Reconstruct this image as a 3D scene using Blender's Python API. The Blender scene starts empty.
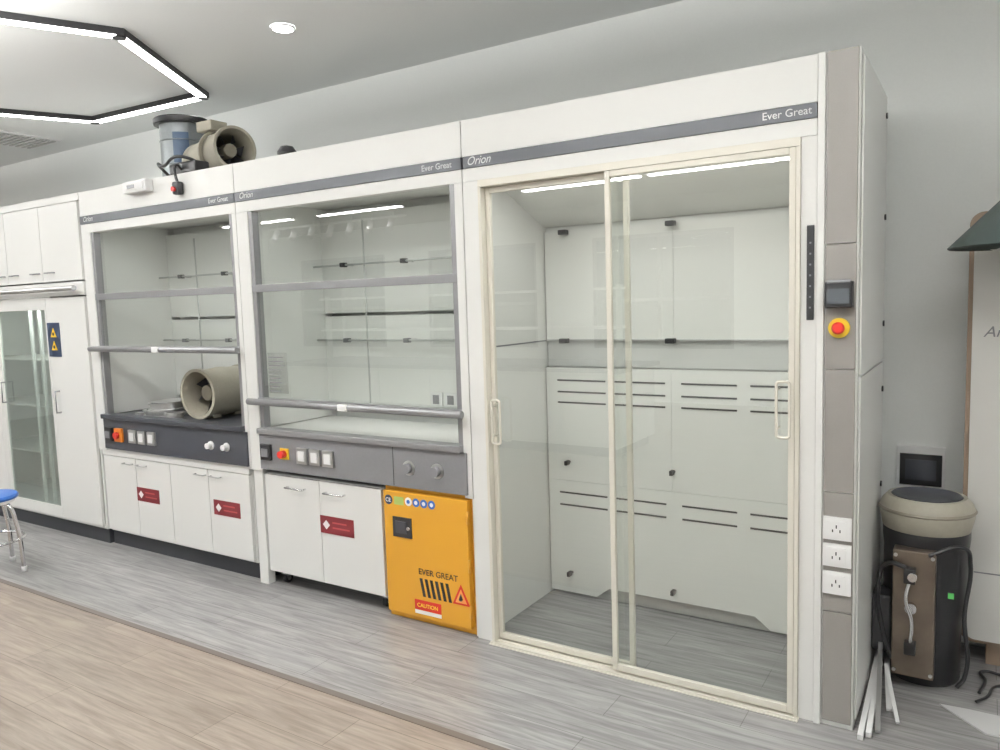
import bpy, bmesh, math, random
from mathutils import Matrix, Vector
random.seed(4)
S = bpy.context.scene
COL = S.collection

# ------------------------------------------------------------------ materials
def mat(name, col, rough=0.5, metal=0.0, bump=0.0, bscale=60, var=0.0, emit=None, estr=0, coat=0, spec=0.5):
    m = bpy.data.materials.new(name); m.use_nodes = True
    nt = m.node_tree; b = nt.nodes['Principled BSDF']
    b.inputs['Base Color'].default_value = (*col, 1)
    b.inputs['Roughness'].default_value = rough
    b.inputs['Metallic'].default_value = metal
    b.inputs['Coat Weight'].default_value = coat
    b.inputs['Specular IOR Level'].default_value = spec
    tc = nt.nodes.new('ShaderNodeTexCoord')
    n = nt.nodes.new('ShaderNodeTexNoise'); n.inputs['Scale'].default_value = bscale
    nt.links.new(tc.outputs['Object'], n.inputs['Vector'])
    if var > 0:
        r = nt.nodes.new('ShaderNodeValToRGB')
        r.color_ramp.elements[0].position = .3; r.color_ramp.elements[1].position = .7
        r.color_ramp.elements[0].color = (*[c*(1-var) for c in col], 1)
        r.color_ramp.elements[1].color = (*[min(1, c*(1+var)) for c in col], 1)
        nt.links.new(n.outputs['Fac'], r.inputs['Fac']); nt.links.new(r.outputs['Color'], b.inputs['Base Color'])
    if bump > 0:
        bp = nt.nodes.new('ShaderNodeBump'); bp.inputs['Strength'].default_value = bump; bp.inputs['Distance'].default_value = .002
        nt.links.new(n.outputs['Fac'], bp.inputs['Height']); nt.links.new(bp.outputs['Normal'], b.inputs['Normal'])
    if emit:
        b.inputs['Emission Color'].default_value = (*emit, 1); b.inputs['Emission Strength'].default_value = estr
    return m

def wood(name, c1, c2, seam, roww=1.2, rowh=.19, rough=.38):
    m = bpy.data.materials.new(name); m.use_nodes = True
    nt = m.node_tree; L = nt.links; b = nt.nodes['Principled BSDF']
    tc = nt.nodes.new('ShaderNodeTexCoord')
    br = nt.nodes.new('ShaderNodeTexBrick')
    br.offset = .37; br.inputs['Scale'].default_value = 1
    br.inputs['Brick Width'].default_value = roww; br.inputs['Row Height'].default_value = rowh
    br.inputs['Mortar Size'].default_value = .0014; br.inputs['Bias'].default_value = 0
    br.inputs['Color1'].default_value = (.88, .88, .88, 1); br.inputs['Color2'].default_value = (1.05, 1.05, 1.05, 1)
    br.inputs['Mortar'].default_value = (*seam, 1)
    L.new(tc.outputs['Object'], br.inputs['Vector'])
    mp = nt.nodes.new('ShaderNodeMapping'); mp.inputs['Scale'].default_value = (1.6, 22, 1)
    L.new(tc.outputs['Object'], mp.inputs['Vector'])
    no = nt.nodes.new('ShaderNodeTexNoise'); no.inputs['Scale'].default_value = 1.7; no.inputs['Detail'].default_value = 8
    no.inputs['Roughness'].default_value = .65; no.inputs['Distortion'].default_value = .6
    L.new(mp.outputs['Vector'], no.inputs['Vector'])
    rp = nt.nodes.new('ShaderNodeValToRGB')
    rp.color_ramp.elements[0].position = .34; rp.color_ramp.elements[1].position = .66
    rp.color_ramp.elements[0].color = (*c1, 1); rp.color_ramp.elements[1].color = (*c2, 1)
    L.new(no.outputs['Fac'], rp.inputs['Fac'])
    mx = nt.nodes.new('ShaderNodeMix'); mx.data_type = 'RGBA'; mx.blend_type = 'MULTIPLY'; mx.inputs['Factor'].default_value = 1
    L.new(rp.outputs['Color'], mx.inputs[6]); L.new(br.outputs['Color'], mx.inputs[7])
    L.new(mx.outputs[2], b.inputs['Base Color'])
    b.inputs['Roughness'].default_value = rough
    bp = nt.nodes.new('ShaderNodeBump'); bp.inputs['Strength'].default_value = .12; bp.inputs['Distance'].default_value = .003
    L.new(no.outputs['Fac'], bp.inputs['Height']); L.new(bp.outputs['Normal'], b.inputs['Normal'])
    return m

def glass(name, tint=(.88, .91, .89), f0=.07, g90=.9, haze=0, hcol=(.5, .55, .52)):
    """thin pane: Schlick reflectance of the two faces over a tinted transmission (+ optional frosted haze)"""
    m = bpy.data.materials.new(name); m.use_nodes = True
    nt = m.node_tree; L = nt.links; nt.nodes.clear()
    out = nt.nodes.new('ShaderNodeOutputMaterial')
    t = nt.nodes.new('ShaderNodeBsdfTransparent'); t.inputs['Color'].default_value = (*tint, 1)
    body = t.outputs[0]
    if haze:
        d = nt.nodes.new('ShaderNodeBsdfDiffuse'); d.inputs['Color'].default_value = (*hcol, 1)
        hm = nt.nodes.new('ShaderNodeMixShader'); hm.inputs[0].default_value = haze
        L.new(t.outputs[0], hm.inputs[1]); L.new(d.outputs[0], hm.inputs[2]); body = hm.outputs[0]
    g = nt.nodes.new('ShaderNodeBsdfGlossy'); g.inputs['Roughness'].default_value = .0; g.inputs['Color'].default_value = (1, 1, 1, 1)
    lw = nt.nodes.new('ShaderNodeLayerWeight'); lw.inputs['Blend'].default_value = .5
    pw = nt.nodes.new('ShaderNodeMath'); pw.operation = 'POWER'; pw.inputs[1].default_value = 4.5
    ma = nt.nodes.new('ShaderNodeMath'); ma.operation = 'MULTIPLY_ADD'; ma.inputs[1].default_value = g90-f0; ma.inputs[2].default_value = f0
    mx = nt.nodes.new('ShaderNodeMixShader')
    L.new(lw.outputs['Facing'], pw.inputs[0]); L.new(pw.outputs[0], ma.inputs[0])
    L.new(ma.outputs[0], mx.inputs[0]); L.new(body, mx.inputs[1]); L.new(g.outputs[0], mx.inputs[2])
    L.new(mx.outputs[0], out.inputs['Surface'])
    return m

WHITE = mat('white_powder_coat', (.77, .77, .75), .32, bump=.03, bscale=300)
WHITEIN = mat('white_liner', (.86, .865, .84), .4)
WALL = mat('wall_paint', (.86, .88, .865), .85, bump=.1, bscale=120, var=.01)
CEIL = mat('ceiling_paint', (.84, .86, .855), .9, bump=.05, bscale=90, var=.01)
GREYCOL = mat('grey_powder_coat', (.25, .235, .22), .42, bump=.04, bscale=400, var=.03)
STRIPE = mat('charcoal_stripe', (.058, .062, .072), .4)
ALU = mat('grey_aluminium', (.30, .30, .31), .38, .5, var=.03)
ALUL = mat('light_aluminium', (.55, .55, .55), .3, .8)
CREAM = mat('cream_aluminium', (.74, .71, .63), .35, .1)
DARK = mat('dark_panel', (.042, .045, .055), .35)
MIDP = mat('mid_grey_panel', (.25, .25, .265), .38, .3, var=.02)
BLACK = mat('black_plastic', (.018, .018, .02), .35)
PLINTH = mat('plinth_black', (.02, .022, .028), .5)
YEL = mat('safety_yellow', (.68, .335, .03), .38, bump=.04, bscale=300)
RED = mat('red_plastic', (.6, .03, .02), .35)
MAROON = mat('label_maroon', (.16, .012, .018), .5)
LWHITE = mat('label_white', (.85, .85, .85), .5)
NAVY = mat('label_navy', (.02, .035, .075), .4)
BLUE = mat('blue_plastic', (.03, .13, .45), .35)
DBLUE = mat('drum_label_blue', (.05, .09, .16), .4)
ORANGE = mat('orange_plastic', (.7, .2, .02), .35)
CHROME = mat('chrome', (.75, .75, .76), .16, 1)
STEEL = mat('stainless', (.68, .68, .68), .3, .9, var=.05)
BEIGE = mat('beige_plastic', (.38, .355, .29), .45, var=.03)
BEIGED = mat('beige_plastic_dark', (.24, .22, .175), .5)
OUTLET = mat('outlet_white', (.85, .85, .85), .3)
RODW = mat('lattice_rod_grey', (.60, .61, .60), .4, .2)
BRONZE = mat('bronze_plate', (.17, .135, .105), .35, .6, var=.15, bscale=12)
WTRIM = mat('brown_trim', (.30, .22, .16), .5)
ACM = mat('ac_ivory', (.72, .71, .68), .4)
GREENF = mat('dark_green_enamel', (.035, .05, .047), .4)
GAP = mat('shadow_gap', (.05, .05, .05), .8)
SYEL = mat('sign_yellow', (.8, .5, .02), .5)
EYEL = mat('estop_yellow', (.75, .5, .03), .4)
LRED = mat('label_red_line', (.4, .07, .07), .5)
FLUOR = mat('led_diffuser', (1, 1, 1), .5, emit=(1, .99, .97), estr=12)
FLUOR2 = mat('led_diffuser_soft', (1, 1, 1), .5, emit=(1, .985, .96), estr=18)
GLS = glass('sash_glass', (.86, .89, .87), .13)
GLS2 = glass('door_glass', (.91, .935, .915), .13)
GLSD = glass('cabinet_glass', (.70, .78, .73), .10, .9, .35, (.42, .49, .45))
WPANE = glass('window_pane', (.9, .93, .93))
FILM = glass('notice_film', (.80, .80, .80), .04)
GREYF = wood('grey_wood_planks', (.185, .18, .18), (.375, .368, .365), (.45, .44, .43), 1.25, .165, .30)
WARMF = wood('warm_wood_planks', (.205, .165, .138), (.35, .295, .25), (.5, .47, .44), 1.25, .20, .36)

# ------------------------------------------------------------------ helpers
def link(o, parent=None):
    COL.objects.link(o)
    if parent is not None: o.parent = parent
    return o
def empty(name, loc=(0, 0, 0)):
    e = bpy.data.objects.new(name, None); e.empty_display_size = .1; COL.objects.link(e); e.location = loc
    return e
def mesh(name, bm, m, parent=None, smooth=False):
    me = bpy.data.meshes.new(name); bm.normal_update(); bm.to_mesh(me); bm.free()
    ms = m if isinstance(m, (list, tuple)) else [m]
    for x in ms: me.materials.append(x)
    if smooth:
        for p in me.polygons: p.use_smooth = True
    o = bpy.data.objects.new(name, me)
    return link(o, parent)
def box(name, x0, x1, y0, y1, z0, z1, m, parent=None, bev=.0015):
    bm = bmesh.new(); bmesh.ops.create_cube(bm, size=1)
    for v in bm.verts:
        v.co = Vector(((x0+x1)/2 + v.co.x*(x1-x0), (y0+y1)/2 + v.co.y*(y1-y0), (z0+z1)/2 + v.co.z*(z1-z0)))
    mn = min(abs(x1-x0), abs(y1-y0), abs(z1-z0))
    if bev and mn > bev*3:
        bmesh.ops.bevel(bm, geom=bm.edges[:], offset=bev, segments=2, affect='EDGES', profile=.6)
    return mesh(name, bm, m, parent)
def pane(name, x0, x1, y, z0, z1, m, parent):
    bm = bmesh.new(); bm.faces.new([bm.verts.new(c) for c in ((x0, y, z0), (x1, y, z0), (x1, y, z1), (x0, y, z1))])
    return mesh(name, bm, m, parent)
def tube(name, p0, p1, r, m, parent=None, r2=None, seg=28, caps=True):
    p0 = Vector(p0); p1 = Vector(p1); d = p1-p0
    bm = bmesh.new()
    bmesh.ops.create_cone(bm, cap_ends=caps, cap_tris=False, segments=seg, radius1=r, radius2=r if r2 is None else r2, depth=d.length)
    q = Vector((0, 0, 1)).rotation_difference(d.normalized()).to_matrix().to_4x4()
    bmesh.ops.transform(bm, matrix=Matrix.Translation((p0+p1)/2) @ q, verts=bm.verts)
    o = mesh(name, bm, m, parent)
    for p in o.data.polygons: p.use_smooth = len(p.vertices) == 4
    return o
def lathe(name, prof, m, parent=None, origin=(0, 0, 0), axis=(0, 0, 1), seg=48):
    bm = bmesh.new(); rings = []
    for r, h in prof:
        rings.append([bm.verts.new((r*math.cos(2*math.pi*i/seg), r*math.sin(2*math.pi*i/seg), h)) for i in range(seg)])
    for a, b in zip(rings, rings[1:]):
        for i in range(seg):
            bm.faces.new((a[i], a[(i+1) % seg], b[(i+1) % seg], b[i]))
    bmesh.ops.remove_doubles(bm, verts=bm.verts, dist=1e-5)
    q = Vector((0, 0, 1)).rotation_difference(Vector(axis).normalized()).to_matrix().to_4x4()
    bmesh.ops.transform(bm, matrix=Matrix.Translation(Vector(origin)) @ q, verts=bm.verts)
    bmesh.ops.recalc_face_normals(bm, faces=bm.faces)
    o = mesh(name, bm, m, parent, smooth=True)
    md = o.modifiers.new('es', 'EDGE_SPLIT'); md.split_angle = math.radians(35)
    return o
def pipe(name, pts, r, m, parent=None, cyc=False, smooth=True):
    cu = bpy.data.curves.new(name, 'CURVE'); cu.dimensions = '3D'; cu.bevel_depth = r; cu.bevel_resolution = 4
    sp = cu.splines.new('BEZIER' if smooth else 'POLY')
    if smooth:
        sp.bezier_points.add(len(pts)-1)
        for b, p in zip(sp.bezier_points, pts):
            b.co = p; b.handle_left_type = b.handle_right_type = 'AUTO'
        sp.use_cyclic_u = cyc
    else:
        sp.points.add(len(pts)-1)
        for b, p in zip(sp.points, pts): b.co = (*p, 1)
        sp.use_cyclic_u = cyc
    cu.use_fill_caps = True
    cu.materials.append(m)
    return link(bpy.data.objects.new(name, cu), parent)
def poly(name, pts, y0, y1, m, parent=None):
    bm = bmesh.new(); vs = [bm.verts.new((x, y0, z)) for x, z in pts]
    f = bm.faces.new(vs); r = bmesh.ops.extrude_face_region(bm, geom=[f])
    for v in [g for g in r['geom'] if isinstance(g, bmesh.types.BMVert)]: v.co.y = y1
    bmesh.ops.recalc_face_normals(bm, faces=bm.faces)
    return mesh(name, bm, m, parent)
def text(name, s, x, y, z, size, m, parent=None, shear=0, align='LEFT', ext=.0006):
    cu = bpy.data.curves.new(name, 'FONT'); cu.body = s; cu.size = size; cu.extrude = ext; cu.shear = shear; cu.align_x = align
    cu.materials.append(m)
    o = bpy.data.objects.new(name, cu); o.location = (x, y, z); o.rotation_euler = (math.pi/2, 0, 0)
    return link(o, parent)
def rrect(x0, x1, z0, z1, r, n=8):
    p = []
    for cx, cz, a in ((x1-r, z1-r, 0), (x0+r, z1-r, 90), (x0+r, z0+r, 180), (x1-r, z0+r, 270)):
        for i in range(n+1):
            t = math.radians(a+90*i/n); p.append((cx+r*math.cos(t), cz+r*math.sin(t)))
    return p
def handle(name, x, z, m, parent, y=0, vert=True, L=.12, off=.03, r=.005):
    if vert: P = [(x, y, z-L/2), (x, y-off, z-L/2), (x, y-off, z+L/2), (x, y, z+L/2)]
    else: P = [(x-L/2, y, z), (x-L/2, y-off, z), (x+L/2, y-off, z), (x+L/2, y, z)]
    return pipe(name, P, r, m, parent, smooth=False)

# ------------------------------------------------------------------ room
WY = .98; CZ = 3.0; XL = -10.5; XR = 3.6; YB = -8.0
bm = bmesh.new()
def quadf(x0, x1, y0, y1, z, mi):
    f = bm.faces.new([bm.verts.new(c) for c in ((x0, y0, z), (x1, y0, z), (x1, y1, z), (x0, y1, z))]); f.material_index = mi
quadf(XL, XR, -.71, WY, 0, 0); quadf(XL, XR, YB, -.71, 0, 1)
floor = mesh('floor', bm, [GREYF, WARMF])
box('trim_1', XL, XR, -.725, -.695, 0, .004, mat('transition_strip', (.14, .115, .10), .4), None, .001)
box('wall_north', XL, XR, WY, WY+.1, 0, CZ, WALL, None, 0)
box('wall_west', XL-.1, XL, YB, WY, 0, CZ, WALL, None, 0)
box('wall_east', XR, XR+.1, YB, WY, 0, CZ, WALL, None, 0)
box('ceiling', XL, XR, YB, WY, CZ, CZ+.1, CEIL, None, 0)
ws = empty('wall_south')
box('sill_wall', XL, XR, YB-.1, YB, 0, .8, WALL, ws, 0)
box('lintel_wall', XL, XR, YB-.1, YB, 2.5, CZ, WALL, ws, 0)
wins = [(-9.6, -7.4), (-6.4, -4.2), (-3.2, -1.0), (0.2, 2.4)]
edges = [XL]+[a for w in wins for a in w]+[XR]
for i in range(0, len(edges), 2):
    box('pier_%d' % i, edges[i], edges[i+1], YB-.1, YB, .8, 2.5, WALL, ws, 0)
for k, (a, b) in enumerate(wins):
    w = empty('window_%d' % (k+1))
    for x in (a, (a+b)/2-.02, b-.05): box('mullion', x, x+.05, YB-.07, YB-.02, .8, 2.5, ALU, w)
    for z in (.8, 1.5, 2.45): box('rail', a, b, YB-.07, YB-.02, z, z+.05, ALU, w)
    pane('pane', a, b, YB-.045, .8, 2.5, WPANE, w)

# ------------------------------------------------------------------ ceiling things
hx = empty('hexagonal_ceiling_light')
cx, cy, R = -2.965, -.482, 1.158
def hexring(name, ri, ro, z0, z1, m):
    bm = bmesh.new(); A = []
    for k in range(6):
        t = math.radians(3.3+60*k); c, s = math.cos(t), math.sin(t)
        A.append([bm.verts.new((cx+r*c, cy+r*s, z)) for r, z in ((ri, z0), (ro, z0), (ro, z1), (ri, z1))])
    for k in range(6):
        a, b = A[k], A[(k+1) % 6]
        for i in range(4):
            j = (i+1) % 4; bm.faces.new((a[i], b[i], b[j], a[j]))
    bmesh.ops.recalc_face_normals(bm, faces=bm.faces)
    return mesh(name, bm, m, hx)
hexring('black_profile', R-.040, R+.040, 2.965, 2.9995, BLACK)
hexring('led_strip', R-.032, R+.032, 2.960, 2.9649, FLUOR)
for k in range(6):
    t = math.radians(3.3+60*k)
    tube('corner_joint', (cx+R*math.cos(t), cy+R*math.sin(t), 2.955), (cx+R*math.cos(t), cy+R*math.sin(t), 2.999), .033, BLACK, hx)
def downlight(x, y):
    d = empty('recessed_downlight')
    lathe('bezel', [(.062, 2.999), (.06, 2.992), (.05, 2.990), (.045, 2.996)], LWHITE, d, (x, y, 0))
    tube('lens', (x, y, 2.989), (x, y, 2.998), .052, FLUOR2, d)
    return d
for x, y in ((-1.13, .06), (1.4, -1.2), (-4.8, -2.2), (0.9, -3.6), (-1.6, -3.6)): downlight(x, y)
v = empty('ceiling_air_vent')
box('frame', -4.98, -4.50, .25, .73, 2.988, 2.999, LWHITE, v)
for i in range(9):
    box('slat', -4.95, -4.53, .29+i*.048, .29+i*.048+.02, 2.980, 2.988, ALUL, v, .001)
def area(name, x, y, z, sx_, sy_, power, up, parent, col=(1, .985, .96)):
    ld = bpy.data.lights.new(name, 'AREA'); ld.shape = 'RECTANGLE'; ld.size = sx_; ld.size_y = sy_; ld.energy = power; ld.color = col
    lo = bpy.data.objects.new(name, ld); lo.location = (x, y, z)
    if up: lo.rotation_euler = (math.pi, 0, 0)
    link(lo, parent)
def linear_light(x, y, L, w=.09, down=20, up=0, z=2.95):
    f = empty('real_or_added_linear_light')
    box('housing', x-L/2, x+L/2, y-w/2-.01, y+w/2+.01, z, z+.049, LWHITE, f)
    box('diffuser', x-L/2+.01, x+L/2-.01, y-w/2, y+w/2, z-.007, z, FLUOR2, f, 0)
    if z < 2.94:
        for s in (-1, 1): tube('added_pendant_wire', (x+s*L*.4, y, z+.049), (x+s*L*.4, y, 3.0), .003, ALUL, f, seg=8)
    if down: area('lamp_down', x, y, z-.015, L, w, down, False, f)
    if up: area('added_uplight', x, y, z+.055, L, w, up, True, f)
for x in (-8.0, -5.8, -2.2, -.5, 1.3): linear_light(x, -5.6, 1.6, .12, 22)
for x in (-6.2, -4.0, -1.9, .3, 2.3): linear_light(x, -1.65, 1.5, .12, 4, 112, 2.70)  # added pendant row out of view; its uplights brighten wall and ceiling
tr = empty('track_spotlights')
box('track', -8.4, -5.4, -6.22, -6.18, 2.88, 2.92, LWHITE, tr)
for i in range(4): box('stem_%d' % i, -8.2+i*.85, -8.18+i*.85, -6.21, -6.19, 2.92, 3.0, LWHITE, tr)
for i in range(7):
    x = -8.2+i*.42
    tube('spot_%d' % i, (x, -6.2, 2.86), (x+.05, -6.08, 2.70), .05, LWHITE, tr)

lb = empty('lab_island_bench')
box('carcass', -5.5, -1.0, -4.9, -3.9, .1, .84, WHITE, lb)
box('plinth', -5.45, -1.05, -4.85, -3.95, 0, .1, PLINTH, lb)
box('worktop', -5.55, -.95, -4.95, -3.85, .84, .88, MIDP, lb)
for i in range(6):
    box('door_%d' % i, -5.48+i*.745, -5.48+i*.745+.73, -3.899, -3.885, .14, .80, WHITEIN, lb)
for x in (-5.3, -3.25, -1.2): box('post', x, x+.05, -4.43, -4.38, .88, 1.7, RODW, lb)
for z in (1.25, 1.65): box('reagent_shelf', -5.3, -1.15, -4.53, -4.28, z, z+.025, OUTLET, lb)

# ------------------------------------------------------------------ storage cabinet (left)
sc = empty('storage_cabinet')
X0, X1 = -5.1, -3.045; H = 2.35
box('side_l', X0, X0+.02, .021, .70, .1, H, WHITE, sc)
box('side_r', X1-.02, X1, .021, .70, .1, H, WHITE, sc)
box('divider', -3.545, -3.525, .021, .69, .12, 1.69, WHITE, sc)
box('back', X0+.02, X1-.02, .69, .70, .1, H, WHITEIN, sc)
box('top', X0+.02, X1-.02, .021, .69, H-.02, H, WHITE, sc)
box('bottom', X0+.02, X1-.02, .021, .69, .1, .12, WHITE, sc)
box('mid_deck', X0+.02, X1-.02, .0, .69, 1.69, 1.78, WHITE, sc)
box('plinth', X0, X1, .03, .66, 0, .099, PLINTH, sc)
for i, (a, b) in enumerate([(-5.09, -4.66), (-4.655, -4.04), (-4.035, -3.56), (-3.555, -3.07)]):
    box('upper_door_%d' % i, a, b, 0, .02, 1.79, 2.30, WHITE, sc)
box('cornice', X0, X1, 0, .02, 2.303, 2.35, WHITE, sc)
for x in (-4.12, -3.93, -3.64, -3.45):
    handle('upper_handle', x, 1.85, ALU, sc, 0, False, .09, .022, .005)
tube('long_rail_handle', (-5.1, -.055, 1.735), (-3.08, -.055, 1.735), .017, ALUL, sc)
for x in (-4.9, -4.05, -3.2): box('rail_bracket', x, x+.03, -.05, .0, 1.725, 1.745, ALU, sc)
gx0, gx1 = -4.32, -3.56
box('gdoor_stile_l', gx0, gx0+.07, 0, .02, .12, 1.68, WHITE, sc)
box('gdoor_stile_r', gx1-.02, gx1, 0, .02, .12, 1.68, WHITE, sc)
box('gdoor_top', gx0+.07, gx1-.02, 0, .02, 1.60, 1.68, WHITE, sc)
box('gdoor_bottom', gx0+.07, gx1-.02, 0, .02, .12, .20, WHITE, sc)
pane('gdoor_glass', gx0+.07, gx1-.02, .010, .20, 1.60, GLSD, sc)
box('left_door', -5.09, gx0-.004, 0, .02, .12, 1.68, WHITE, sc)
box('right_door', gx1+.004, -3.07, 0, .02, .12, 1.68, WHITE, sc)
for z in (.50, .86, 1.22): box('shelf', X0+.02, -3.55, .20, .68, z, z+.012, WHITEIN, sc)
for i in range(5): box('inner_rail', -4.15+i*.13, -4.13+i*.13, .17, .19, .13, 1.66, OUTLET, sc, .002)
area('shelf_lamp', -3.95, .12, 1.66, .6, .03, 4, False, sc)
box('shelf_lamp_bar', -4.25, -3.62, .09, .15, 1.668, 1.688, LWHITE, sc)
handle('door_handle', -4.22, 1.0, ALU, sc, 0, True, .15, .03, .006)
handle('door_handle', -3.47, .96, ALU, sc, 0, True, .15, .03, .006)
box('warning_sign', -3.555, -3.40, -.004, -.0005, 1.275, 1.51, NAVY, sc, 0)
for z in (1.44, 1.35):
    poly('warning_triangle', [(-3.515, z-.03), (-3.44, z-.03), (-3.4775, z+.035)], -.006, -.0042, SYEL, sc)
    tube('warning_dot', (-3.4775, -.0075, z-.008), (-3.4775, -.0062, z-.008), .012, BLACK, sc)

# ------------------------------------------------------------------ bench fume hoods
def fume_hood(name, x0, x1, post_l, post_r, bar_z, ctrl, lip, top_m):
    h = empty(name)
    gl, gr = x0+post_l, x1-post_r
    box('side_panel_l', x0+.002, x0+.03, .061, .70, .10, 2.35, WHITE, h)
    box('side_panel_r', x1-.03, x1-.002, .061, .70, .10, 2.35, WHITE, h)
    box('back_panel', x0+.03, x1-.03, .66, .70, .10, 2.35, WHITEIN, h)
    box('roof', x0+.03, x1-.03, .041, .66, 2.33, 2.35, WHITE, h)
    box('inner_ceiling', x0+.03, x1-.03, .10, .66, 2.15, 2.16, WHITEIN, h)
    box('baffle_upper', x0+.05, x1-.05, .58, .60, 1.52, 2.10, WHITEIN, h)
    box('baffle_lower', x0+.05, x1-.05, .58, .60, .96, 1.50, WHITEIN, h)
    box('liner_l', x0+.03, x0+.05, .062, .60, .89, 2.15, WHITEIN, h)
    box('liner_r', x1-.05, x1-.03, .062, .60, .89, 2.15, WHITEIN, h)
    box('added_lamp_cover', x0+.3, x1-.3, .16, .24, 2.13, 2.149, OUTLET, h)
    area('added_hood_fill', (x0+x1)/2, .20, 2.125, 1.0, .07, 1.4, False, h)  # added lamp and cover, no visible source; brightens the hood interior
    box('post_l', x0+.002, gl, 0, .06, .66, 2.085, WHITE, h)
    box('post_r', gr, x1-.002, 0, .06, .66, 2.085, WHITE, h)
    box('header', x0+.002, x1-.002, 0, .04, 2.195, 2.35, WHITE, h)
    box('header_lower', x0+.002, x1-.002, 0, .06, 2.0855, 2.142, WHITE, h)
    box('stripe', x0+.002, x1-.002, -.004, .04, 2.143, 2.194, STRIPE, h)
    text('model_text', 'Orion', x0+.04, -.005, 2.157, .045, ALUL, h, .35)
    text('maker_text', 'Ever Great', x1-.05, -.005, 2.157, .038, ALUL, h, 0, 'RIGHT')
    for a in (gl, gr-.03):
        box('sash_channel', a+.0005, a+.0295, .005, .05, .90, 2.085, ALU, h)
    pane('upper_glass', gl+.03, gr-.03, .037, 1.66, 2.085, GLS, h)
    box('mid_rail', gl+.001, gr-.001, .0, .03, 1.650, 1.690, ALU, h)
    pane('sash_glass', gl+.03, gr-.03, .016, bar_z+.02, 1.652, GLS, h)
    z = bar_z+.015
    box('sash_bottom_rail', gl+.001, gr-.001, -.005, .028, z-.025, z+.012, ALU, h)
    tube('sash_grip', (gl-.03, -.045, z-.005), (gr+.03, -.045, z-.005), .018, ALU, h)
    for x in (gl+.10, (gl+gr)/2, gr-.10): box('grip_bracket', x-.015, x+.015, -.045, -.004, z-.015, z+.005, ALUL, h)
    box('grip_tag', (gl+gr)/2-.03, (gl+gr)/2+.03, -.067, -.028, z-.022, z+.012, OUTLET, h, .004)
    for zz, yy in ((1.80, .50), (1.36, .50)):
        tube('lattice_rod', (x0+.06, yy, zz), (x1-.06, yy, zz), .006, RODW, h)
        for t in (.2, .5, .8):
            xx = x0+(x1-x0)*t
            tube('rod_standoff', (xx, yy, zz), (xx, .58, zz), .006, RODW, h)
            box('rod_clamp', xx-.016, xx+.016, yy-.018, yy+.018, zz-.013, zz+.013, BLACK if zz > 1.5 else MIDP, h, .004)
    tube('lattice_rod_v', (x0+(x1-x0)*.3, .51, .95), (x0+(x1-x0)*.3, .51, 2.05), .005, RODW, h)
    box('worktop', x0+.03, x1-.03, .055, .60, .855, .885, top_m, h, .004)
    box('worktop_lip', gl, gr, -.03, .052, .874, .905, lip, h, .006)
    box('control_fascia', gl, gr+.02, -.012, .03, .675, .872, ctrl, h, .002)
    box('fascia_underside', x0+.03, x1-.03, .03, .5, .66, .70, PLINTH, h)
    return h, gl, gr

A = -3.04; B = -1.513
h1, gl, gr = fume_hood('fume_hood', A, B, .10, .035, 1.325, DARK, DARK, DARK)
def gangs(par, lst, z=.775):
    for x, kind in lst:
        if kind == 'black':
            box('socket_cover', x-.04, x+.04, -.03, -.010, z-.045, z+.045, BLACK, par, .006); box('socket_face', x-.025, x+.025, -.034, -.029, z-.025, z+.02, MIDP, par, .002)
        elif kind == 'orange':
            box('isolator_box', x-.04, x+.04, -.03, -.010, z-.045, z+.045, ORANGE, par, .006); tube('isolator_knob', (x, -.05, z), (x, -.028, z), .022, RED, par)
        elif kind == 'estop':
            box('estop_plate', x-.032, x+.032, -.018, -.010, z-.03, z+.03, EYEL, par, .004)
            tube('estop_button', (x, -.05, z), (x, -.016, z), .02, RED, par)
        elif kind == 'white':
            box('switch_cover', x-.038, x+.038, -.026, -.010, z-.042, z+.042, ALUL, par, .006); box('rocker', x-.022, x+.022, -.031, -.025, z-.026, z+.026, OUTLET, par, .003)
        elif kind == 'knob':
            s = 1 if par != h1 else .72
            tube('valve_plate', (x, -.018, z), (x, -.010, z), .036*s, ALUL if par != h1 else OUTLET, par)
            tube('valve_knob', (x, -.045, z), (x, -.016, z), .024*s, MIDP if par != h1 else OUTLET, par)
gangs(h1, [(-2.87, 'black'), (-2.76, 'orange'), (-2.61, 'white'), (-2.51, 'white'), (-2.41, 'white'), (-1.84, 'knob'), (-1.70, 'knob')])
box('base_carcass', A+.03, B-.03, .031, .62, .10, .655, WHITE, h1)
box('base_plinth', A+.01, B+.0, .05, .6, 0, .099, PLINTH, h1)
box('apron', A+.03, B-.03, .005, .03, .625, .672, WHITE, h1)
ds = [-3.005, -2.645, -2.285, -1.915, -1.55]
for i in range(4):
    box('base_door_%d' % i, ds[i]+.003, ds[i+1]-.003, .008, .03, .115, .62, WHITE, h1, .002)
for x in (-2.72, -2.57, -1.98, -1.84): handle('base_handle', x, .585, ALUL, h1, .008, False, .09, .02, .004)
def danger(par, x, z, w=.235, h=.09, y=.008):
    box('danger_label', x-w/2, x+w/2, y-.002, y-.0003, z-h/2, z+h/2, MAROON, par, 0)
    poly('label_diamond', [(x-w/2+.02, z), (x-w/2+.045, z-.025), (x-w/2+.07, z), (x-w/2+.045, z+.025)], y-.004, y-.0022, LWHITE, par)
    for k, ww in enumerate((.10, .12)):
        box('label_line', x-w/2+.09, x-w/2+.09+ww, y-.0035, y-.0021, z+.012-.028*k, z+.02-.028*k, LRED, par, 0)
danger(h1, -2.53, .395); danger(h1, -1.76, .40)

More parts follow.
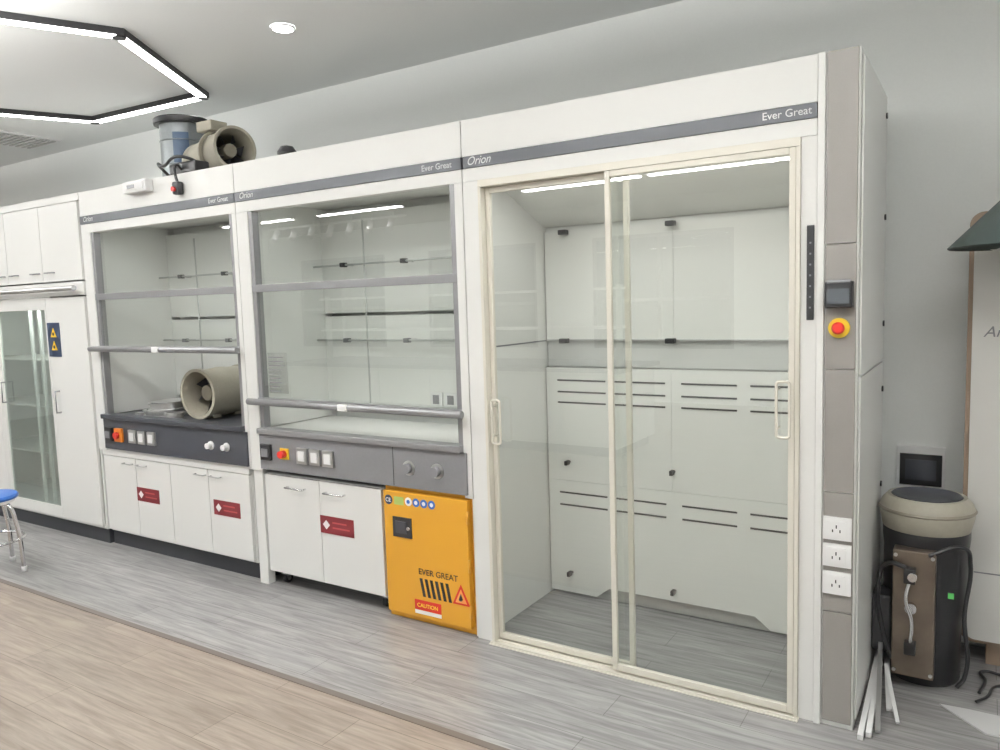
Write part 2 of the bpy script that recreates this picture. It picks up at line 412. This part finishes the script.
h2, gl2, gr2 = fume_hood('fume_hood.001', B, 0.0, .093, .045, 1.045, MIDP, ALU, WHITEIN)
gangs(h2, [(-1.36, 'black'), (-1.22, 'estop'), (-1.08, 'white'), (-.985, 'white'), (-.89, 'white'), (-.36, 'knob'), (-.19, 'knob')])
box('fascia_split', -.46, -.457, -.0135, -.011, .68, .87, GAP, h2, 0)
box('leg_l', B+.005, B+.075, .01, .06, 0, .659, WHITE, h2, .002)
box('leg_r', -.012, -.001, .01, .06, 0, .659, WHITE, h2, .002)
box('rear_panel_below', B+.03, -.03, .64, .659, .05, .66, WHITEIN, h2)
pane('glass_notice', -1.34, -1.19, .013, 1.10, 1.32, FILM, h2)
for i in range(9): box('notice_line', -1.335, -1.335+random.uniform(.08, .13), .011, .0118, 1.11+i*.023, 1.115+i*.023, MIDP, h2, 0)
for i in range(4):
    x = -.62+i*.1; box('inner_socket', x-.04, x+.04, .565, .578, .985, 1.065, OUTLET, h2, .004); box('inner_socket_face', x-.02, x+.02, .560, .566, 1.0, 1.05, MIDP, h2, .002)
cap = empty('roof_exhaust_cap')
lathe('cap', [(0, .13), (.035, .12), (.055, .09), (.055, .08), (.02, .075), (.02, 0)], BLACK, cap, (-1.41, .3, 2.351))

el = empty('emergency_light')
box('body', -2.46, -2.23, -.055, -.002, 2.275, 2.345, OUTLET, el, .008)
box('front_lens', -2.44, -2.25, -.06, -.054, 2.29, 2.33, LWHITE, el, .004)
box('indicator', -2.40, -2.33, -.064, -.059, 2.30, 2.32, MIDP, el, .002)

rc = empty('rolling_base_cabinet')
rx0, rx1 = -1.43, -.565
box('carcass', rx0, rx1, .036, .52, .08, .645, WHITE, rc, .003)
mid = (rx0+rx1)/2-.005
box('door_l', rx0+.006, mid-.002, .015, .035, .085, .640, WHITE, rc, .002)
box('door_r', mid+.002, rx1-.006, .015, .035, .085, .640, WHITE, rc, .002)
for x in (mid-.17, mid+.12): handle('handle', x, .585, CHROME, rc, .015, False, .13, .028, .005)
danger(rc, -.885, .41, .24, .095, .015)
for x in (rx0+.06, rx1-.06):
    for y in (.09, .46):
        box('caster_fork', x-.018, x+.018, y-.015, y+.02, .035, .08, CHROME, rc, .002)
        tube('caster_wheel', (x-.013, y, .027), (x+.013, y, .027), .027, BLACK, rc)
        tube('caster_hub', (x-.015, y, .027), (x+.015, y, .027), .012, ALUL, rc)

yc = empty('flammable_storage_cabinet')
yx0, yx1 = -.545, -.018
box('carcass', yx0, yx1, .021, .52, .0, .665, YEL, yc, .003)
box('door', yx0+.012, yx1-.012, -.01, .02, .035, .65, YEL, yc, .004)
for z in (.12, .34, .57): tube('hinge', (yx1-.008, -.012, z-.03), (yx1-.008, -.012, z+.03), .006, YEL, yc)
box('latch_plate', -.475, -.36, -.016, -.010, .425, .525, BLACK, yc, .006)
box('latch_recess', -.455, -.39, -.020, -.015, .445, .505, DARK, yc, .004)
tube('lock_barrel', (-.375, -.024, .475), (-.375, -.015, .475), .009, CHROME, yc)
text('brand_lettering', 'EVER GREAT', -.33, -.0115, .255, .042, BLACK, yc)
for i in range(6):
    x = -.325+i*.031
    poly('hazard_bar', [(x+.018, .145), (x+.035, .145), (x+.017, .235), (x, .235)], -.0115, -.0102, BLACK, yc)
poly('flame_triangle', [(-.13, .145), (-.03, .145), (-.08, .245)], -.0115, -.0102, RED, yc)
poly('flame_triangle_inner', [(-.113, .155), (-.047, .155), (-.08, .222)], -.013, -.0116, mat('sign_orange', (.85, .35, .1), .5), yc)
lathe('flame', [(0, .04), (.008, .02), (.011, .01), (0, 0)], BLACK, yc, (-.08, -.0135, .162))
box('caution_label', -.36, -.20, -.0118, -.0103, .075, .125, RED, yc, 0)
text('caution_text', 'CAUTION', -.345, -.0125, .09, .028, mat('label_yellow', (.9, .7, .05), .5), yc)
box('caution_base', -.36, -.20, -.0118, -.0103, .055, .073, LWHITE, yc, 0)
tube('ce_mark', (-.50, -.0115, .605), (-.50, -.0102, .605), .024, NAVY, yc); text('ce_text', 'CE', -.518, -.0125, .595, .028, LWHITE, yc)
box('cert_label', -.465, -.405, -.0115, -.0102, .585, .625, mat('label_green', (.35, .45, .12), .5), yc, 0)
for i in range(4):
    x = -.375+i*.047
    tube('mandatory_sign', (x, -.0115, .607), (x, -.0102, .607), .021, LWHITE if i == 0 else BLUE, yc)
    tube('mandatory_icon', (x, -.0128, .607), (x, -.0116, .607), .010, BLUE if i == 0 else LWHITE, yc)

# ------------------------------------------------------------------ walk-in hood
w = empty('walk_in_fume_hood')
XC = 1.482; XE = 1.6036; DP = .724
box('side_l', .003, .028, .061, DP, 0, 2.35, WHITE, w)
box('header', .003, XC-.013, 0, .05, 2.195, 2.35, WHITE, w)
box('header_lower', .003, XC-.013, 0, .06, 2.0855, 2.142, WHITE, w)
box('stripe', .01, XC-.014, -.004, .05, 2.143, 2.194, STRIPE, w)
text('model_text', 'Orion', .03, -.005, 2.155, .05, ALUL, w, .35)
text('maker_text', 'Ever Great', XC-.03, -.005, 2.158, .037, ALUL, w, 0, 'RIGHT')
box('post_l', .003, .0875, 0, .06, 0, 2.085, WHITE, w)
box('post_r', 1.4175, XC-.012, 0, .06, 0, 2.085, WHITE, w)
box('roof', .028, XC, .051, DP-.02, 2.33, 2.35, WHITE, w)
box('back_sheet', .028, 1.45, .705, .722, 0, 2.33, WHITEIN, w)
box('inner_side_r', 1.418, 1.43, .061, .705, 0, 2.33, WHITEIN, w)
bm = bmesh.new()
vs = [bm.verts.new(c) for c in ((.03, .10, 2.16), (1.418, .10, 2.16), (1.418, .69, 1.93), (.03, .69, 1.93), (.03, .10, 2.175), (1.418, .10, 2.175), (1.418, .69, 1.945), (.03, .69, 1.945))]
for f in ((0, 1, 2, 3), (7, 6, 5, 4), (0, 4, 5, 1), (1, 5, 6, 2), (2, 6, 7, 3), (3, 7, 4, 0)): bm.faces.new([vs[i] for i in f])
bmesh.ops.recalc_face_normals(bm, faces=bm.faces)
mesh('sloping_canopy', bm, WHITEIN, w)
for a, b in ((.035, .7195), (.7205, 1.410)):
    box('upper_baffle', a, b, .675, .69, 1.355, 1.905, WHITEIN, w, .0005)
box('baffle_band', .035, 1.41, .685, .70, 1.215, 1.354, mat('band_grey', (.62, .63, .62), .5), w)
box('band_rail', .035, 1.41, .665, .684, 1.345, 1.3545, ALUL, w)
for a, b in ((.035, .7095), (.7105, 1.410)):
    box('lower_baffle', a, b, .66, .675, .62, 1.21, WHITEIN, w, .0005)
poly('lower_baffle_skirt', [(.035, .02), (.30, .02), (.37, .075), (1.10, .075), (1.17, .02), (1.410, .02), (1.410, .6185), (.035, .6185)], .66, .675, WHITEIN, w)
box('skirt_recess', .25, 1.25, .69, .70, .003, .1, mat('recess_grey', (.45, .45, .44), .6), w)
for zz in (1.145, 1.085, 1.03, .555, .49):
    for a, b in ((.10, .37), (.42, .68), (.76, 1.02), (1.08, 1.35)):
        box('baffle_slot', a, b, .657, .661, zz-.004, zz+.004, GAP, w, 0)
for x in (.16, .72, 1.28):
    for z, yy in ((1.895, .675), (1.35, .66), (.72, .66), (.13, .66)):
        tube('clamp_stem', (x, yy-.035, z), (x, yy, z), .007, BLACK, w, seg=12)
        box('baffle_clamp', x-(.022 if z > 1 else .008), x+(.022 if z > 1 else .008), yy-.05, yy-.012, z-.012, z+.012, BLACK, w, .004)
box('side_seam', .0281, .0295, .07, .69, 1.345, 1.352, MIDP, w, 0)
box('added_hood_fill_cover', .25, 1.25, .11, .17, 2.115, 2.14, OUTLET, w)
area('added_hood_fill', .75, .14, 2.11, 1.0, .06, 3.6, False, w)  # fill light added with its cover to lift the walk-in interior
f0, f1 = .088, 1.417
box('frame_l', f0, f0+.014, -.012, .06, .006, 2.054, CREAM, w)
box('frame_r', f1-.014, f1, -.012, .06, .006, 2.054, CREAM, w)
box('frame_top', f0, f1, -.012, .07, 2.055, 2.085, CREAM, w)
box('track_back', f0+.015, f1-.015, .045, .052, .005, .012, CREAM, w); box('track_mid', f0+.015, f1-.015, .012, .018, .005, .012, CREAM, w)
box('track_plate', f0-.005, f1+.005, -.035, .06, .0, .005, CREAM, w); box('track_front', f0, f1, -.03, -.024, .005, .014, CREAM, w)
def sdoor(tag, a, b, y0, y1, fw=.022):
    box(tag+'_stile_l', a, a+fw, y0, y1, .014, 2.054, CREAM, w, .003)
    box(tag+'_stile_r', b-fw, b, y0, y1, .014, 2.054, CREAM, w, .003)
    box(tag+'_rail_t', a+fw, b-fw, y0, y1, 2.03, 2.054, CREAM, w, .003)
    box(tag+'_rail_b', a+fw, b-fw, y0, y1, .014, .042, CREAM, w, .003)
    pane(tag+'_glass', a+fw, b-fw, (y0+y1)/2, .042, 2.03, GLS2, w)
sdoor('door_rear', f0+.015, .77, .024, .044)
sdoor('door_front', .685, f1-.015, -.010, .010)
def grip(tag, x0_, x1_, z0_, z1_, y):
    pipe(tag, [(x, y, z) for x, z in rrect(x0_, x1_, z0_, z1_, .012, 4)], .0055, CREAM, w, True, False)
    for z in (z0_+.03, z1_-.03): tube(tag+'_stud', (x0_, y, z), (x0_, y+.05, z), .004, CREAM, w, seg=10)
grip('pull_handle_l', .125, .168, .93, 1.125, -.012); grip('pull_handle_r', 1.345, 1.39, 1.045, 1.245, -.035)
box('display_strip', 1.438, 1.462, -.006, .001, 1.46, 1.785, BLACK, w, .002)
for i in range(7): box('display_icon', 1.447, 1.453, -.0068, -.0058, 1.50+i*.037, 1.506+i*.037, MIDP, w, 0)
box('column_core', XC+.004, XE-.002, .004, DP, 0, 2.352, WHITE, w, .003)
zs = [0.02, .43, .86, 1.29, 1.715, 2.352]
for i in range(5): box('column_panel_%d' % i, XC+.018, XE-.008, -.006, .003, zs[i]+.0015, zs[i+1]-.0015, GREYCOL, w, .002)
box('column_edge', XC-.011, XC+.012, -.008, .0035, 0, 2.352, WHITE, w, .002)
box('side_cover_lower', XE-.001, XE+.006, .03, DP-.01, .03, 1.26, WHITE, w, .002)
box('side_cover_upper', XE-.001, XE+.006, .03, DP-.01, 1.27, 2.33, WHITE, w, .002)
for z in (.30, .75, 1.15, 1.42, 1.85, 2.25):
    tube('cover_screw', (XE+.005, DP-.05, z), (XE+.012, DP-.05, z), .012, BLACK, w, seg=16)
cxm = 1.545
box('waterproof_socket', 1.503, 1.590, -.045, -.006, 1.50, 1.59, BLACK, w, .006)
box('socket_window', 1.512, 1.581, -.050, -.044, 1.515, 1.565, mat('smoked', (.09, .10, .11), .15), w, .003)
tube('socket_hinge', (1.510, -.04, 1.588), (1.583, -.04, 1.588), .007, MIDP, w)
tube('estop_collar', (cxm, -.018, 1.432), (cxm, -.006, 1.432), .034, EYEL, w)
tube('estop_base', (cxm, -.03, 1.432), (cxm, -.018, 1.432), .014, RED, w); lathe('estop_head', [(0, .018), (.015, .015), (.021, .006), (.019, 0), (0, 0)], RED, w, (cxm, -.03, 1.432), (0, -1, 0))
for z in (.733, .637, .537):
    box('outlet_plate', 1.500, 1.592, -.016, -.006, z-.04, z+.04, OUTLET, w, .004)
    box('outlet_face', 1.517, 1.575, -.019, -.0155, z-.027, z+.027, LWHITE, w, .002)
    box('pin_e', cxm-.003, cxm+.001, -.0195, -.0185, z+.002, z+.014, BLACK, w, 0)
    for s in (-1, 1): box('pin', cxm-.001+s*.012-.002, cxm-.001+s*.012+.002, -.0195, -.0185, z-.012, z-.002, BLACK, w, 0)

# ------------------------------------------------------------------ fans, drum
def ring_fan(name, o, ax, r, L, standz, mcol=BEIGE):
    f = empty(name); ax = Vector(ax).normalized(); o = Vector(o)
    lathe('duct_shell', [(r*.86, 0), (r*.88, -.012), (r, -.012), (r, .0), (r*1.0, .02), (r*.93, .03), (r*.95, L*.3), (r*.98, L*.5), (r*.95, L*.7), (r*.93, L-.03), (r, L-.02), (r, L), (r*.86, L), (r*.80, L*.5), (r*.86, 0)], mcol, f, o, -ax)
    lathe('hub', [(0, .05), (r*.3, .06), (r*.34, .10), (r*.34, L*.8), (0, L*.8)], BEIGED, f, o, -ax)
    q = Vector((0, 0, 1)).rotation_difference(-ax).to_matrix()
    for k in range(7):
        t = 2*math.pi*k/7
        bm = bmesh.new(); c, s = math.cos(t), math.sin(t); c2, s2 = math.cos(t+.5), math.sin(t+.5)
        P = [(r*.3*c, r*.3*s, .09), (r*.8*c, r*.8*s, .08), (r*.8*c2, r*.8*s2, .15), (r*.3*c2, r*.3*s2, .15)]
        bm.faces.new([bm.verts.new(q @ Vector(p)+o) for p in P]); mesh('blade_%d' % k, bm, DARK, f)
    lathe('motor_plate', [(0, L*.82), (r*.85, L*.82), (r*.85, L*.84), (0, L*.84)], DARK, f, o, -ax)
    for k in range(2):
        p = o-ax*(L*(.25+.5*k))
        box('mounting_foot', p.x-.06, p.x+.06, p.y-.03, p.y+.03, standz, p.z-r*.85, mcol, f, .004)
    return f
f1_ = ring_fan('inline_duct_fan', (-1.83, .28, 2.515), (.96, -.28, .03), .13, .52, 2.351)
box('terminal_box', -2.12, -1.98, .24, .36, 2.64, 2.70, BEIGE, f1_, .006)
lathe('volute_flange', [(.13, 0), (.15, 0), (.15, .02), (.13, .02)], BEIGED, f1_, (-1.99, .327, 2.51), (-.96, .28, -.03))
ring_fan('inline_duct_fan.001', (-2.16, .16, 1.045), (.05, -1, 0), .158, .34, .886)
dr = empty('metal_drum')
DRM = mat('drum_steel', (.26, .28, .29), .35, .6, var=.05)
lathe('drum_shell', [(0, 0), (.14, 0), (.145, .01), (.14, .02), (.14, .15), (.145, .155), (.14, .16), (.14, .30), (.145, .305), (.14, .31), (.14, .43), (0, .43)], DRM, dr, (-2.50, .42, 2.351))
lathe('drum_rim', [(.14, .41), (.172, .41), (.175, .42), (.175, .445), (.165, .452), (0, .452)], BLACK, dr, (-2.50, .42, 2.351))
bm = bmesh.new(); P = []
for i in range(9):
    t = math.radians(-62+i*5); P.append([bm.verts.new((-2.50+.1415*math.cos(t), .42+.1415*math.sin(t), z)) for z in (2.42, 2.70)])
for a, b in zip(P, P[1:]): bm.faces.new((a[0], b[0], b[1], a[1]))
mesh('drum_label', bm, DBLUE, dr)
hc = empty('hanging_cable_controller')
pipe('cable', [(-2.2, .1, 2.36), (-2.14, -.02, 2.42), (-2.08, -.03, 2.40), (-1.95, -.02, 2.44), (-1.9, .1, 2.40), (-1.9, .14, 2.37)], .009, BLACK, hc)
pipe('cable_drop', [(-2.0, .05, 2.36), (-1.97, -.03, 2.39), (-1.965, -.035, 2.33), (-1.96, -.03, 2.30)], .008, BLACK, hc)
box('controller_body', -1.99, -1.935, -.05, -.005, 2.225, 2.30, BLACK, hc, .014)
tube('controller_knob', (-1.962, -.065, 2.255), (-1.962, -.048, 2.255), .014, RED, hc)
box('adapter', -2.10, -1.86, .02, .12, 2.351, 2.42, BLACK, hc, .012)

sd = empty('stainless_duct_collars')
for i, (x, y, z, r) in enumerate([(-2.58, .22, .886, .15), (-2.53, .20, .931, .125), (-2.33, .10, .886, .06)]):
    lathe('collar_%d' % i, [(r*.86, 0), (r, 0), (r, .006), (r*.88, .008), (r*.88, .036), (r, .038), (r, .044), (r*.84, .044), (r*.84, 0)], STEEL, sd, (x, y, z))
lathe('collar_lid', [(0, .0), (.10, .0), (.11, .008), (.10, .012), (0, .012)], STEEL, sd, (-2.52, .20, .975))
box('collar_clamp', -2.79, -2.74, .12, .16, .886, .90, STEEL, sd, .002)

# ------------------------------------------------------------------ stool
st = empty('lab_stool'); sx, sy = -3.165, -.655
lathe('seat', [(0, .485), (.13, .485), (.165, .478), (.175, .465), (.17, .452), (0, .45)], BLUE, st, (sx, sy, 0))
lathe('seat_ring', [(.13, .45), (.15, .45), (.15, .43), (.13, .43), (.13, .45)], CHROME, st, (sx, sy, 0))
for k in range(4):
    t = math.radians(32+90*k); c, s = math.cos(t), math.sin(t)
    pipe('leg_%d' % k, [(sx+.05*c, sy+.05*s, .442), (sx+.13*c, sy+.13*s, .42), (sx+.175*c, sy+.175*s, .30), (sx+.20*c, sy+.20*s, .012)], .012, CHROME, st)
    tube('foot_%d' % k, (sx+.20*c, sy+.20*s, 0), (sx+.20*c, sy+.20*s, .03), .016, OUTLET, st)
lathe('foot_ring', [(.178, .2), (.186, .208), (.194, .2), (.186, .192), (.178, .2)], CHROME, st, (sx, sy, 0))

# ------------------------------------------------------------------ right side things
bx, by = 1.785, .60
bl = empty('filtration_barrel')
lathe('barrel_body', [(0, 0), (.125, 0), (.13, .01), (.13, .22), (.135, .26), (.15, .32), (.15, .53), (.155, .575), (.155, .61), (0, .61)], BLACK, bl, (bx, by, 0))
lathe('beige_collar', [(.148, .60), (.155, .61), (.168, .665), (.170, .69), (.160, .715), (.140, .738), (.125, .738), (.12, .68), (0, .68)], BEIGE, bl, (bx, by, 0))
lathe('beige_collar_rib', [(.169, .68), (.174, .687), (.169, .695)], BEIGED, bl, (bx, by, 0))
lathe('top_opening', [(0, .715), (.09, .72), (.123, .741), (.13, .735)], DARK, bl, (bx, by, 0))
box('bronze_plate', bx-.10, bx+.045, by-.20, by-.13, .06, .56, BRONZE, bl, .006)
for x, z in ((-.09, .08), (.035, .08), (-.09, .54), (.035, .54)): tube('plate_screw', (bx+x, by-.205, z), (bx+x, by-.198, z), .007, ALUL, bl, seg=12)
box('fitting_block', bx-.06, bx-.02, by-.235, by-.20, .44, .50, BLACK, bl, .004)
box('fitting_block', bx-.055, bx-.015, by-.235, by-.20, .16, .21, BLACK, bl, .004)
pipe('silver_tube', [(bx-.04, by-.225, .45), (bx-.05, by-.24, .38), (bx-.03, by-.235, .3), (bx-.035, by-.225, .19)], .007, CHROME, bl)
tube('valve_a', (bx-.03, by-.245, .47), (bx-.03, by-.20, .47), .016, CHROME, bl)
tube('gauge', (bx-.035, by-.225, .34), (bx-.035, by-.2, .34), .02, CHROME, bl)
pipe('hose_a', [(bx-.05, by-.22, .50), (bx-.12, by-.20, .50), (bx-.15, by-.18, .40), (bx-.14, by-.17, .25), (bx-.10, by-.19, .12)], .009, BLACK, bl)
pipe('hose_b', [(bx+.02, by-.20, .55), (bx+.13, by-.14, .58), (bx+.155, by-.08, .5), (bx+.14, by-.08, .3), (bx+.145, by-.09, .05), (bx+.12, by-.1, .01)], .008, BLACK, bl)
box('control_box', bx-.175, bx-.105, by-.17, by-.05, .13, .36, BLACK, bl, .008)
box('status_label', bx+.085, bx+.105, by-.155, by-.145, .38, .40, mat('green_label', (.1, .5, .12), .4), bl, 0)

wo = empty('wall_outlet')
box('backplate', 1.645, 1.835, WY-.012, WY-.001, .665, .865, OUTLET, wo, .003)
box('black_insert', 1.658, 1.822, WY-.018, WY-.011, .690, .830, BLACK, wo, .003)
box('face', 1.68, 1.800, WY-.020, WY-.017, .715, .805, DARK, wo, .002)

ac = empty('floor_standing_air_conditioner')
poly('brown_frame', rrect(1.905, 2.55, .10, 1.85, .05), .76, .95, WTRIM, ac)
poly('ivory_front', rrect(1.922, 2.53, .117, 1.83, .04), .745, .762, ACM, ac)
box('foot_base', 2.0, 2.5, .80, .94, 0, .102, WTRIM, ac)
text('logo_text', 'Air', 1.96, .742, 1.36, .06, MIDP, ac, .3)
box('front_groove', 1.95, 2.52, .743, .7455, .40, .405, MIDP, ac, 0)

ea = empty('extraction_arm_hood')
ex, ey = 2.125, .50
lathe('cone_hood', [(.283, 1.695), (.288, 1.70), (.09, 1.90), (.065, 1.93), (.065, 1.99), (.06, 1.99), (.06, 1.93), (.278, 1.70)], GREENF, ea, (ex, ey, 0))
pipe('arm_tube', [(ex, ey, 1.96), (ex, ey, 2.1), (ex+.2, ey, 2.3), (ex+.55, ey, 2.6), (ex+.6, ey, 3.0)], .06, GREENF, ea)
tube('ceiling_flange', (ex+.6, ey, 2.98), (ex+.6, ey, 3.0), .11, GREENF, ea)

ls = empty('white_trim_strips')
def bar(a, b, w_, t, m=LWHITE):
    a = Vector(a); b = Vector(b); d = b-a; bm = bmesh.new(); bmesh.ops.create_cube(bm, size=1)
    for q in bm.verts: q.co = Vector((q.co.x*w_, q.co.y*t, q.co.z*d.length))
    R_ = Vector((0, 0, 1)).rotation_difference(d.normalized()).to_matrix().to_4x4()
    bmesh.ops.transform(bm, matrix=Matrix.Translation((a+b)/2) @ R_, verts=bm.verts)
    return mesh('strip', bm, m, ls)
bar((1.632, -.05, .012), (1.628, .66, .10), .018, .02)
bar((1.655, -.02, .012), (1.635, .68, .12), .018, .02)
bar((1.68, .02, .012), (1.63, .60, .22), .016, .012, ALUL)
bar((1.70, .20, .009), (1.64, .68, .09), .02, .012)
bar((1.735, .12, .008), (1.67, .38, .10), .013, .01)
sh = empty('cardboard_sheet')
bm = bmesh.new(); bm.faces.new([bm.verts.new(c) for c in ((1.855, .345, .004), (2.0, .20, .004), (2.28, .22, .004), (2.25, .35, .004), (1.95, .352, .004))])
r_ = bmesh.ops.extrude_face_region(bm, geom=bm.faces[:])
for q in [g for g in r_['geom'] if isinstance(g, bmesh.types.BMVert)]: q.co.z = .010
for q in bm.verts: q.co.z -= .004
bmesh.ops.recalc_face_normals(bm, faces=bm.faces)
mesh('sheet', bm, mat('grey_board', (.6, .6, .6), .6), sh)
cb = empty('floor_cables')
pipe('cable_1', [(1.98, .50, .008), (2.0, .62, .008), (1.99, .70, .008), (2.1, .68, .008), (2.3, .70, .008)], .006, BLACK, cb)
pipe('cable_2', [(1.97, .42, .008), (2.0, .47, .008), (2.05, .60, .008), (2.25, .62, .008)], .005, BLACK, cb)

# ------------------------------------------------------------------ world, camera
W = bpy.data.worlds.new('world'); S.world = W; W.use_nodes = True
bgn = W.node_tree.nodes['Background']
sky = W.node_tree.nodes.new('ShaderNodeTexSky'); sky.sky_type = 'HOSEK_WILKIE'; sky.turbidity = 6; sky.sun_direction = (0.2, .8, .5)
W.node_tree.links.new(sky.outputs[0], bgn.inputs['Color']); bgn.inputs['Strength'].default_value = .7

yaw, pitch, roll, fpx = -.5659, -.0947, -.0311, 763.58
f = Vector((math.sin(yaw)*math.cos(pitch), math.cos(yaw)*math.cos(pitch), math.sin(pitch)))
r = Vector((math.cos(yaw), -math.sin(yaw), 0)); u = r.cross(f)
r2 = r*math.cos(roll)+u*math.sin(roll); u2 = -r*math.sin(roll)+u*math.cos(roll)
cd = bpy.data.cameras.new('camera'); cam = bpy.data.objects.new('camera', cd); COL.objects.link(cam)
cam.matrix_world = Matrix(((r2.x, u2.x, -f.x, 1.9599), (r2.y, u2.y, -f.y, -2.8228), (r2.z, u2.z, -f.z, 1.5541), (0, 0, 0, 1)))
cd.sensor_width = 36; cd.lens = 36*fpx/1000; cd.clip_start = .05
S.camera = cam
S.view_settings.view_transform = 'Standard'
S.view_settings.exposure = 0.0
